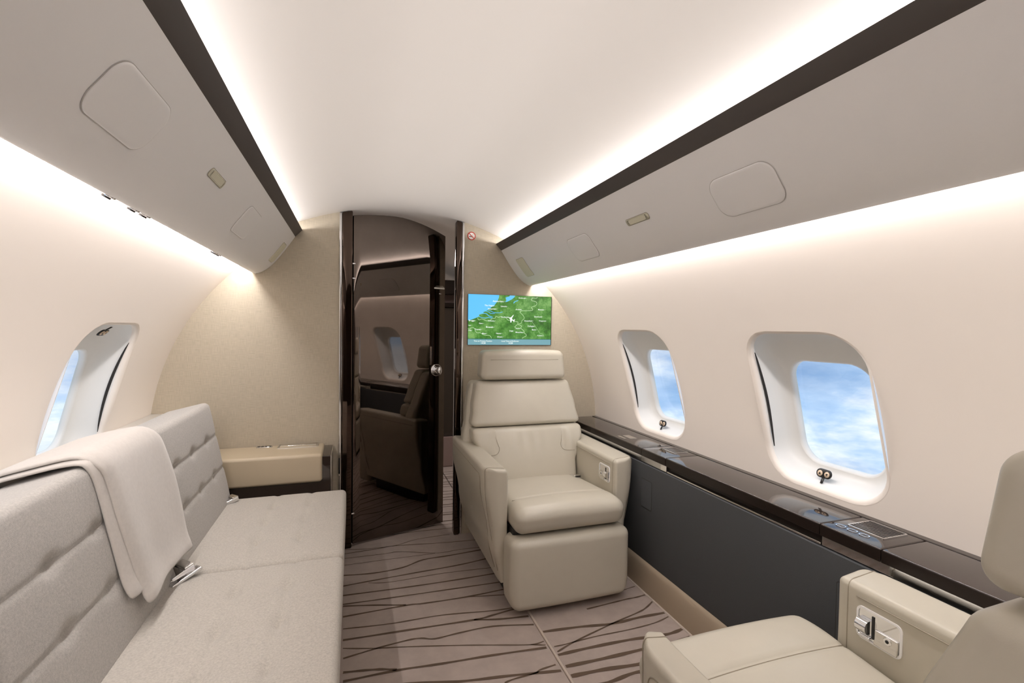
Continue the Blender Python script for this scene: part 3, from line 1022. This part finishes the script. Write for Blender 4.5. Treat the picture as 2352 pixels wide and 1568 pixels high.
def blanket_layer(nm, off, path, near, far, th, hemwave):
    n, mcols = len(path), 28
    V, F = [], []
    for i, (x, z) in enumerate(path):
        a = i / (n - 1)
        y0, y1 = lerp_tab(near, a), lerp_tab(far, a)
        for j in range(mcols + 1):
            t = j / mcols
            wav = .004 * math.sin(t * 7 + 1.0) * (1 - a) + .003 * math.sin(t * 13 + a * 3) * max(0, .6 - a)
            edge = -.007 * gs(t, .05) - .004 * gs(1 - t, .04)
            V.append((x + wav + edge + off, y0 + (y1 - y0) * t, z + hemwave * math.sin(t * 3.1) * max(0, .1 - a) * 10 + edge * (1 if a > .45 else 0)))
    w = mcols + 1
    for i in range(n - 1):
        for j in range(mcols):
            F.append((i * w + j, i * w + j + 1, (i + 1) * w + j + 1, (i + 1) * w + j))
    o = obj(nm, (V, F), M_BLANKET, bk, recalc=False)
    md = o.modifiers.new('thick', 'SOLIDIFY'); md.thickness = th; md.offset = 0
    sd = o.modifiers.new('sub', 'SUBSURF'); sd.levels = 1; sd.render_levels = 1
    return o


def bpath(hem, o):
    p = [(-.766 - (hem - .51) * .196 + o, hem)]
    for k in range(1, 9):
        z = hem + (.860 - hem) * k / 8
        p.append((-.764 - (z - .45) * .196 + o, z))
    p += [(-.850 + o, .880), (-.860 + o * .6, .896), (-.878, .905 + o), (-.905, .904 + o), (-.94, .897 + o), (-.975, .889 + o), (-1.01, .881 + o), (-1.040, .871 + o), (-1.062, .856 + o), (-1.074 - o, .835), (-1.080 - o, .805)]
    return p


blanket_layer('upper_layer', 0, bpath(.506, .006), [(0, 1.415), (.35, 1.392), (.55, 1.372), (.75, 1.35), (1, 1.335)], [(0, 1.752), (.25, 1.772), (.5, 1.735), (.62, 1.715), (1, 1.72)], .009, .012)
blanket_layer('lower_layer', 0, bpath(.545, -.007), [(0, 1.372), (.35, 1.368), (.55, 1.355), (.75, 1.338), (1, 1.325)], [(0, 1.715), (.3, 1.735), (.55, 1.70), (1, 1.70)], .008, .0)

# end console by the bulkhead
ec = root('sofa_end_console', (-.64, 2.62, 0), 'tan leather-topped console with dark wood frame at sofa end', 'console')
obj('frame', rbox(-.96, -.3785, 2.506, D - .003, 0.0, .580, .003, n=(2, 2, 2), k=2), M_LEDGE, ec, sharp=40)
obj('frame_edge', rbox(-.3785, -.3735, 2.508, D - .003, 0.0, .581, .0015, k=1), M_SATIN, ec, smooth=False)
obj('leather_pad', rbox(-.93, -.4165, 2.492, D - .005, .455, .595, .016, n=(4, 4, 3), k=4), M_BOXLEATHER, ec)
ft2 = lambda a, b, t: (a, b, .595 + t)
v_ = obj('slot_frame', ring_plate(rrect(-.640, -.445, 2.648, 2.728, .004, 3), rrect(-.634, -.451, 2.656, 2.722, .003, 3), ft2, 0, .005), M_CHROME, ec, smooth=False)
obj('slot_lid', plate(rrect(-.632, -.453, 2.658, 2.720, .003, 3), ft2, 0, .003, .001), M_BOXLEATHER, v_)
obj('slot_bar', rbox(-.630, -.455, 2.685, 2.690, .597, .601, .001, k=1), M_CHROME, v_)
sp = obj('switch_plate', plate(rrect(-.742, -.667, 2.690, 2.718, .005, 3), ft2, 0, .004, .001), M_CHROME, ec)
for k in range(4):
    obj('switch_key', plate(rrect(-.736 + .017 * k, -.724 + .017 * k, 2.696, 2.712, .002, 2), ft2, .003, .0055), M_BLACK, sp, smooth=False)

# ================================================================== armchairs
def armchair(yref, face, label, low=(.606, .11, .48, .335)):
    cx0 = 0.635
    q = lambda x, y, z: (cx0 + x, yref + face * y, z)
    r = root('armchair', (cx0, yref + face * .1, 0), label, 'armchair', 'cream leather club seats')

    def P(nm, vf, m_, parent=None, **kw):
        return obj(nm, mapv(vf, lambda p: q(*p)), m_, parent or r, **kw)
    # pedestal and dark inner box
    P('pedestal', rbox(-.24, .24, -.22, .33, 0.0, .10, .01, k=2), M_BLACK)
    P('under_seat_box', rbox(-.255, .255, -.25, .44, .10, .36, .01, k=2), M_GAP)

    # arms
    def arm(sg, top=.606, wide=.11, cut=.48, cy=.335):
        inner = .265
        zs = (top - .10) / .506

        def fn(p):
            x, y, z = p                 # x from 0 (inner) to .11 (outer)
            wz = lerp_tab([(.10, .030), (.30, .072), (.52, .110)], z) / .11 * (wide / .11)
            tp = max(0, min(1, (y - cy) / (.40 - cy)))
            wz *= 1 - cut * (1 - math.sqrt(1 - tp * tp))
            drop = .012 * max(0, x / .11 - .3) if False else 0
            # front face leans back a little towards the foot
            yy = y - (.04 * max(0, (.35 - z) / .25) if y > .2 else 0) * ((y - .2) / .2 if y > .2 else 0) * 0.3
            zz = .10 + (z + .010 * (z - .1) / .5 * (x / .11) - .10) * zs
            return (sg * (inner + x * wz), yy, zz - drop)
        a = P('arm', rbox(0, .11, -.30, .40, .10, .606, .017, n=(6, 22, 14), k=4, fn=fn), M_LEATHER)
        # piping around the front face and along the inner top edge
        s1 = [fn((.006, y, .578)) for y in (-.25, -.1, .1, .25, .35)]
        P('seam', tube([(p[0] - sg * .0075, p[1], p[2]) for p in s1], .0014, 6), M_SEAM, a)
        out = []
        for x_, z_ in ((-.0004, .14), (-.0004, .30), (-.0004, .45), (-.0004, .570), (.0008, .593), (.0052, .6012), (.017, .6064), (.040, .6064), (.070, .6064), (.093, .6064), (.1052, .6012), (.1094, .593), (.1104, .570), (.1104, .45), (.1104, .30), (.1104, .15)):
            out.append(fn((x_, .372, z_)))
        P('seam', tube(smooth_path(out, 4), .0012, 6), M_SEAM, a)
        if sg < 0:
            so = [fn((.1095, y, .565)) for y in (-.26, -.1, .1, .25, .31)] + [fn((.1095, .330, .54))] + [fn((.1095, .333, z)) for z in (.48, .36, .24, .15)]
            P('seam', tube(smooth_path([(p[0] - .0005, p[1], p[2]) for p in so], 3), .0016, 6), M_SEAM, a)
        return a
    arm(-1, *low)
    aw = arm(1)

    # seat cushion
    def sfn(p):
        x, y, z = p
        if z > .395:
            w = (z - .395) / .065
            z += w * (.012 * (1 - (x / .262) ** 2) - .032 * max(0, 1 - y / .36) ** 1.0 - .006 * gs(y - .36, .007) + .006 * math.sin(max(0, min(1, (y - .36) / .13)) * math.pi))
        if y > .46 and z < .42:
            y -= .02 * (.42 - z) / .08
        return (x, y, z)
    sc_ = P('seat_cushion', rbox(-.261, .261, -.02, .515, .345, .458, .045, n=(14, 60, 3), k=5, fn=sfn), M_LEATHER)
    P('seam', tube([(x, .360, sfn((x, .360, .458))[2] + .0004) for x in [-.235 + .47 * i / 16 for i in range(17)]], .0012, 6), M_SEAM, sc_)
    # leg rest
    P('leg_rest', rbox(-.284, .284, .37, .512, .028, .335, .038, n=(8, 3, 6), k=5, fn=lambda p: (p[0] * (1 - .05 * max(0, (.11 - p[2]) / .08) ** 2), p[1] + .006 * (1 - (p[0] / .284) ** 2) * (1 if p[1] > .44 else 0), p[2])), M_LEATHER)

    # back
    fy = lambda z: .018 - .33 * (z - .42) if z < .93 else .018 - .33 * .51 - .10 * (z - .93)
    wtab = [(.40, .258), (.50, .262), (.58, .288), (.64, .312), (.70, .316), (.78, .302), (.93, .276)]

    def bfn(lo, hi):
        def fn(p):
            x, y, z = p                  # x in -1..1 scaled by .30
            w = lerp_tab(wtab, z) / .30
            xx = x * w
            bol = .022 * max(0, min(1, (abs(xx) - .185) / .05)) * gs(z - .62, .11) if lo < .5 else 0
            crown = .012 * (1 - (x / .30) ** 2) * math.sin(math.pi * max(0, min(1, (z - lo) / (hi - lo)))) ** .6
            grv = 0
            if lo < .5:
                ex = .192 - .02 * max(0, .60 - z) / .05
                grv = .005 * gs(abs(xx) - .192, .006) if z > .565 else 0
            front = 1 if y > -.04 else 0
            if lo < .5:
                crown += .0022 * math.sin(xx * 95 + 4 * z) * gs(xx, .10) * gs(z - .62, .06)
            else:
                crown += .0015 * math.sin(xx * 60 + 30 * z) * gs(xx - .05, .09) * gs(z - .80, .06)
            return (xx, y + fy(z) + front * (bol + crown - grv), z)
        return fn
    lb = P('back_lower', rbox(-.30, .30, -.10, .0, .405, .692, .026, n=(50, 3, 18), k=4, fn=bfn(.405, .692)), M_LEATHER)
    P('back_upper', rbox(-.30, .30, -.10, .004, .696, .932, .026, n=(24, 3, 14), k=4, fn=bfn(.696, .932)), M_LEATHER)
    f_ = bfn(.405, .692)
    for sg in (-1, 1):
        pts = [f_((sg * .182, -.0005, z)) for z in (.672, .64, .61, .59)] + [f_((sg * .190, -.0005, .572)), f_((sg * .205, -.0005, .563)), f_((sg * .235, -.0005, .560)), f_((sg * .265, -.0005, .560))]
        P('seam', tube(smooth_path([(p[0], p[1] + .001, p[2]) for p in pts], 4), .0016, 6), M_SEAM, lb)

    # outer shell
    stab = [(.10, .285), (.30, .335), (.52, .368), (.62, .345), (.75, .318), (.95, .285)]
    P('back_shell', rbox(-.30, .30, -.19, -.085, .12, .925, .03, n=(6, 4, 16), k=4, fn=lambda p: (p[0] * lerp_tab(stab, p[2]) / .30, p[1] + fy(max(p[2], .42)), p[2])), M_LEATHER)
    # head cushion
    hb = P('headrest', rbox(-.252, .252, -.105, .022, .940, 1.098, .030, n=(16, 3, 8), k=5, fn=lambda p: (p[0] * (1 - .05 * (p[2] - .94) / .16), p[1] + fy(p[2]) + .010 * (1 - (p[0] / .25) ** 2) * (1 if p[1] > -.03 else 0), p[2] + .006 * (1 - (p[0] / .25) ** 2) * (p[2] - .94) / .16)), M_LEATHER)
    P('seam', tube([(x, .022 + fy(1.05) + .010 * (1 - (x / .25) ** 2) - .0002, 1.05) for x in [-.20 + .40 * i / 14 for i in range(15)]], .0013, 6), M_SEAM, hb)

    # control pocket on the wall-side arm
    xi = .265

    def cf_(a, b, t):
        return q(xi - t, a, b)
    y0, y1, z0, z1 = .246, .348, .484, .562
    bz = obj('control_bezel', ring_plate(rrect(y0, y1, z0, z1, .014, 5), rrect(y0 + .005, y1 - .005, z0 + .005, z1 - .005, .010, 5), cf_, -.002, .003), M_VAL, aw, sharp=30)
    obj('control_dish', plate(rrect(y0 + .004, y1 - .004, z0 + .004, z1 - .004, .010, 5), cf_, -.004, .0012), M_CHROME, bz, smooth=False)
    obj('lever', join(tube([q(xi - .006, .315, .520), q(xi - .006, .340, .520)], .016, 20)), M_CHROME, bz, sharp=50)
    obj('lever_guard', rbox(xi - .010, xi, .312, .3415, .4895, .498, .003, k=2, fn=lambda p: q(*p)), M_CHROME, bz)
    obj('lever_slot', rbox(xi - .003, xi, .306, .3125, .496, .550, .001, k=1, fn=lambda p: q(*p)), M_BLACK, bz)
    obj('pocket_tray', rbox(xi - .006, xi, .2525, .304, .4895, .524, .004, k=2, fn=lambda p: q(p[0] - .004 * (p[2] < .5), p[1], p[2])), M_SATIN, bz)
    obj('jack', cyl(q(xi - .005, .274, .513), (-1, 0, 0), .009, .003, 18, .001), M_CHROME, bz, sharp=40)
    obj('jack_hole', cyl(q(xi - .008, .274, .513), (-1, 0, 0), .004, .0006, 12), M_BLACK, bz)
    # belt buckles
    buckle(r, q(.225, .03, .428), (0.05, face * 1, .08), (0, 0, 1), s=.85)
    buckle(r, q(-.222, .05, .428), (-.2, face * 1, .22), (.5, 0, 1), s=.8)
    return r


armchair(2.35, -1, 'cream leather armchair against the bulkhead below the map screen')
armchair(0.47, 1, 'cream leather armchair cropped in the near corner, seen from behind', (.566, .080, .80, .315))

# ================================================================== map screen
tv = root('map_screen', (.6275, D, 1.124), 'wall screen showing a green moving map with aeroplane symbol', 'screen')
TX0, TX1, TZ0, TZ1 = .3635, .8900, 1.1235, 1.4215
obj('bezel', rbox(TX0 - .001, TX1 + .0045, D - .012, D + .001, TZ0 - .001, TZ1 + .001, .002, k=1), M_BLACK, tv, smooth=False)
su = lambda u: TX0 + (TX1 - TX0) * u
sv = lambda v: TZ1 - (TZ1 - TZ0) * v


def flat(nm, pts, lvl, m_, parent):
    return obj(nm, ([(su(u), D - .0122 - lvl * .0001, sv(v)) for u, v in pts], [tuple(range(len(pts)))]), m_, parent, smooth=False, recalc=False)


def ribbon(nm, pts, w, lvl, m_, parent):
    P = smooth_path([(su(u), 0, sv(v)) for u, v in pts], 3)
    V = []
    for i, p in enumerate(P):
        t = (P[min(i + 1, len(P) - 1)] - P[max(i - 1, 0)]).normalized()
        nn = Vector((-t.z, 0, t.x)) * (w / 2)
        yy = D - .0122 - lvl * .0001
        V += [(p.x + nn.x, yy, p.z + nn.z), (p.x - nn.x, yy, p.z - nn.z)]
    return obj(nm, (V, [(2 * i, 2 * i + 1, 2 * i + 3, 2 * i + 2) for i in range(len(P) - 1)]), m_, parent, smooth=False, recalc=False)


land = flat('map_land', [(0, 0), (1, 0), (1, 1), (0, 1)], 0, E_LAND, tv)
flat('map_sea', [(0, 0), (.359, 0), (.356, .051), (.34, .124), (.319, .174), (.297, .224), (.27, .244), (.249, .28), (.228, .30), (.205, .33), (.172, .352), (.185, .378), (.15, .388), (.124, .405), (.128, .432), (.104, .458), (.034, .506), (0, .517)], 1, E_SEA, land)
flat('map_lake', [(0.434, 0.047), (0.458, 0.032), (0.48, 0.022), (0.488, 0.0), (0.548, 0), (0.544, 0.027), (0.531, 0.05), (0.506, 0.083), (0.48, 0.107), (0.458, 0.127), (0.431, 0.137), (0.445, 0.1), (0.439, 0.069)], 1, E_SEA, land)
flat('map_lake', [(0.531, 0.155), (0.536, 0.127), (0.565, 0.103), (0.59, 0.088), (0.587, 0.102), (0.565, 0.116), (0.544, 0.14), (0.536, 0.161)], 1, E_SEA, land)
for pts, w in (([(.222, .305), (.26, .322), (.30, .352), (.356, .357), (.402, .335)], .0028), ([(.20, .325), (.235, .345), (.26, .37), (.308, .372)], .0028), ([(.175, .372), (.21, .38), (.24, .42), (.287, .45)], .0040), ([(.12, .43), (.155, .458), (.206, .466), (.238, .452), (.275, .470)], .0034)):
    ribbon('map_inlet', pts, w, 2, E_SEA, land)
for pts in ([(0.818, 0.011), (0.818, 0.034), (0.759, 0.037), (0.759, 0.058), (0.751, 0.073), (0.759, 0.092), (0.796, 0.107), (0.815, 0.122), (0.818, 0.163), (0.802, 0.191), (0.759, 0.221), (0.753, 0.241), (0.767, 0.257), (0.769, 0.276), (0.753, 0.293), (0.678, 0.302), (0.641, 0.304), (0.616, 0.319), (0.614, 0.337), (0.646, 0.39), (0.662, 0.431), (0.659, 0.472), (0.635, 0.509), (0.633, 0.55), (0.595, 0.574), (0.595, 0.588), (0.624, 0.601), (0.635, 0.628), (0.624, 0.655), (0.662, 0.714), (0.667, 0.755), (0.689, 0.782), (0.692, 0.814), (0.651, 0.851), (0.643, 0.869)],
            [(0.112, 0.463), (0.115, 0.494), (0.131, 0.505), (0.147, 0.487), (0.174, 0.492), (0.206, 0.518), (0.249, 0.514), (0.281, 0.476), (0.316, 0.465), (0.319, 0.434), (0.335, 0.429), (0.345, 0.445), (0.372, 0.437), (0.388, 0.423)],
            [(0.442, 0.452), (0.458, 0.483), (0.477, 0.505), (0.528, 0.495), (0.541, 0.517), (0.59, 0.534), (0.576, 0.593), (0.549, 0.635), (0.565, 0.648)],
            [(0.0, 0.674), (0.013, 0.691), (0.034, 0.669), (0.061, 0.664), (0.077, 0.681), (0.088, 0.73), (0.104, 0.76), (0.142, 0.76), (0.168, 0.79), (0.206, 0.812), (0.244, 0.811), (0.265, 0.834), (0.273, 0.869)]):
    ribbon('map_border', pts, .0021, 3, E_LINE, land)
ribbon('map_river', [(0.759, 0.515), (0.807, 0.624), (0.834, 0.687), (0.866, 0.761), (0.903, 0.778), (0.911, 0.825)], .0011, 3, E_LINE, land)
# aeroplane symbol
acu, acv = .503, .462
for pts in ([(-.045, -.045), (-.02, -.012), (0, -.022), (.03, -.075), (.034, -.07), (.012, .0), (.02, .028), (.036, .030), (.046, .010), (.050, .012), (.042, .055), (.036, .085), (.030, .055), (.012, .04), (.004, .085), (-.006, .085), (-.010, .02)],):
    flat('aeroplane_symbol', [(acu + a, acv + b) for a, b in pts], 5, E_TEXT, land)
bar = flat('info_bar', [(0, .884), (1, .884), (1, 1), (0, 1)], 4, E_BAR, tv)
flat('info_bar_line', [(0, .878), (1, .878), (1, .889), (0, .889)], 5, E_BARLINE, bar)
TXT = [('Amsterdam', 0.284, 0.127, 0.129), ('The Hague', 0.189, 0.216, 0.108), ('Utrecht', 0.378, 0.225, 0.072), ('Rotterdam', 0.227, 0.281, 0.099), ('Harderwijk', 0.592, 0.045, 0.089), ('Munster', 0.834, 0.271, 0.075), ('Dortmund', 0.788, 0.419, 0.094), ('Wuppertal', 0.847, 0.503, 0.087), ('Dusseldorf', 0.665, 0.508, 0.099), ('Eindhoven', 0.386, 0.441, 0.091), ('Antwerp', 0.23, 0.52, 0.078), ('Gent', 0.126, 0.574, 0.043), ('Brugge', 0.008, 0.521, 0.067), ('Brussels', 0.206, 0.645, 0.086), ('Cologne', 0.708, 0.615, 0.083), ('Bonn', 0.761, 0.687, 0.048), ('Aachen', 0.56, 0.664, 0.059), ('Liege', 0.485, 0.715, 0.046), ('Monschau', 0.56, 0.743, 0.091), ('Koblenz', 0.831, 0.807, 0.067), ('Tournai', 0.08, 0.694, 0.067), ('Lille', 0.004, 0.715, 0.033), ('ieper', 0.004, 0.615, 0.033), ('Mons', 0.163, 0.775, 0.047), ('Namur', 0.327, 0.77, 0.064), ('Dinant', 0.34, 0.839, 0.062), ('Arnhem', .557, .280, .075),
       ('Time at Present Position', .067, .925, .214), ('14:58', .148, .966, .052), ('Local Time at Eindhoven', .391, .925, .209), ('14:58', .472, .966, .052)]
tobs = []
for s_, u, v, w in TXT:
    cu_ = bpy.data.curves.new('map_text', 'FONT')
    cu_.body = s_
    cu_.size = .012
    cu_.align_y = 'CENTER'
    cu_.fill_mode = 'FRONT'
    cu_.offset = .00018
    cu_.materials.append(E_TEXT)
    o = bpy.data.objects.new('map_text', cu_)
    COL.objects.link(o)
    par = bar if v > .9 else land
    o.parent = par
    o.location = Vector((su(u), D - .0122 - .0006, sv(v))) - ORG[par]
    o.rotation_euler = (math.pi / 2, 0, 0)
    tobs.append((o, w * (TX1 - TX0)))
bpy.context.view_layer.update()
dg = bpy.context.evaluated_depsgraph_get()
for o, w in tobs:
    me = bpy.data.meshes.new_from_object(o.evaluated_get(dg))
    k_ = w / max(1e-6, o.dimensions.x)
    no = bpy.data.objects.new('map_lettering', me)
    COL.objects.link(no)
    no.parent, no.location, no.rotation_euler, no.scale = o.parent, o.location, o.rotation_euler, (k_, k_, k_)
    bpy.data.objects.remove(o)
for s_, u, v, w in TXT[:27]:
    if s_ in ('Arnhem', 'ieper'): continue
    du = u + w + .008
    flat('city_dot', [(du, v - .004), (du + .004, v - .004), (du + .004, v + .004), (du, v + .004)], 5, E_TEXT, land)

# no smoking sign
ns = root('no_smoking_sign', (.382, D, 1.737), 'small round red and white no smoking sticker', 'sign')
NC = (.382, 1.762)
circ = lambda r_, n=32: [(NC[0] + r_ * math.cos(2 * math.pi * i / n), NC[1] + r_ * math.sin(2 * math.pi * i / n)) for i in range(n)]
fs = lambda a, b, t: (a, D - t, b)
obj('disc', plate(circ(.0235), fs, 0, .0012), M_WHITE, ns, smooth=False)
obj('red_ring', ring_plate(circ(.0245), circ(.0195), fs, 0, .0018), M_RED, ns, smooth=False)
obj('cigarette', plate([(NC[0] - .015, NC[1] - .005), (NC[0] + .006, NC[1] - .005), (NC[0] + .006, NC[1] - .001), (NC[0] - .015, NC[1] - .001)], fs, .001, .0016), M_BLACK, ns, smooth=False)
obj('ember', plate([(NC[0] + .008, NC[1] - .005), (NC[0] + .0105, NC[1] - .005), (NC[0] + .0105, NC[1] - .001), (NC[0] + .008, NC[1] - .001)], fs, .001, .0016), M_RED, ns, smooth=False)
obj('smoke_curl', tube(smooth_path([(NC[0] + .009, D - .0014, NC[1] + .001), (NC[0] + .006, D - .0014, NC[1] + .005), (NC[0] + .010, D - .0014, NC[1] + .008), (NC[0] + .007, D - .0014, NC[1] + .012)], 4), .0007, 5), M_BLACK, ns)
obj('slash', plate([(NC[0] - .0155, NC[1] + .0125), (NC[0] + .0125, NC[1] - .0155), (NC[0] + .0155, NC[1] - .0125), (NC[0] - .0125, NC[1] + .0155)], fs, .001, .0021), M_RED, ns, smooth=False)

# ================================================================== what shows through the door gap
gc = root('galley_cabinet', (.62, 4.35, 0), 'dark glossy cabinet on a rose plinth seen through the door gap', 'cabinet')
obj('plinth', rbox(.28, 1.15, 4.12, 4.7, 0, .27, .01, k=1), M_PLINTH, gc, smooth=False)
obj('body', rbox(.28, 1.15, 4.12, 4.7, .27, 1.40, .006, k=1), M_LEDGE, gc, smooth=False)
obj('shelf', rbox(.27, 1.15, 4.10, 4.7, 1.40, 1.44, .004, k=1), M_LEDGE_EDGE, gc, smooth=False)
obj('upper_cupboard', rbox(.27, 1.15, 4.14, 4.7, 1.52, 1.64, .004, k=1), M_LEDGE_EDGE, gc, smooth=False)
obj('back_panel', rbox(.30, 1.15, 4.3, 4.7, 1.44, 1.60, .004, k=1), M_PLINTH, gc, smooth=False)
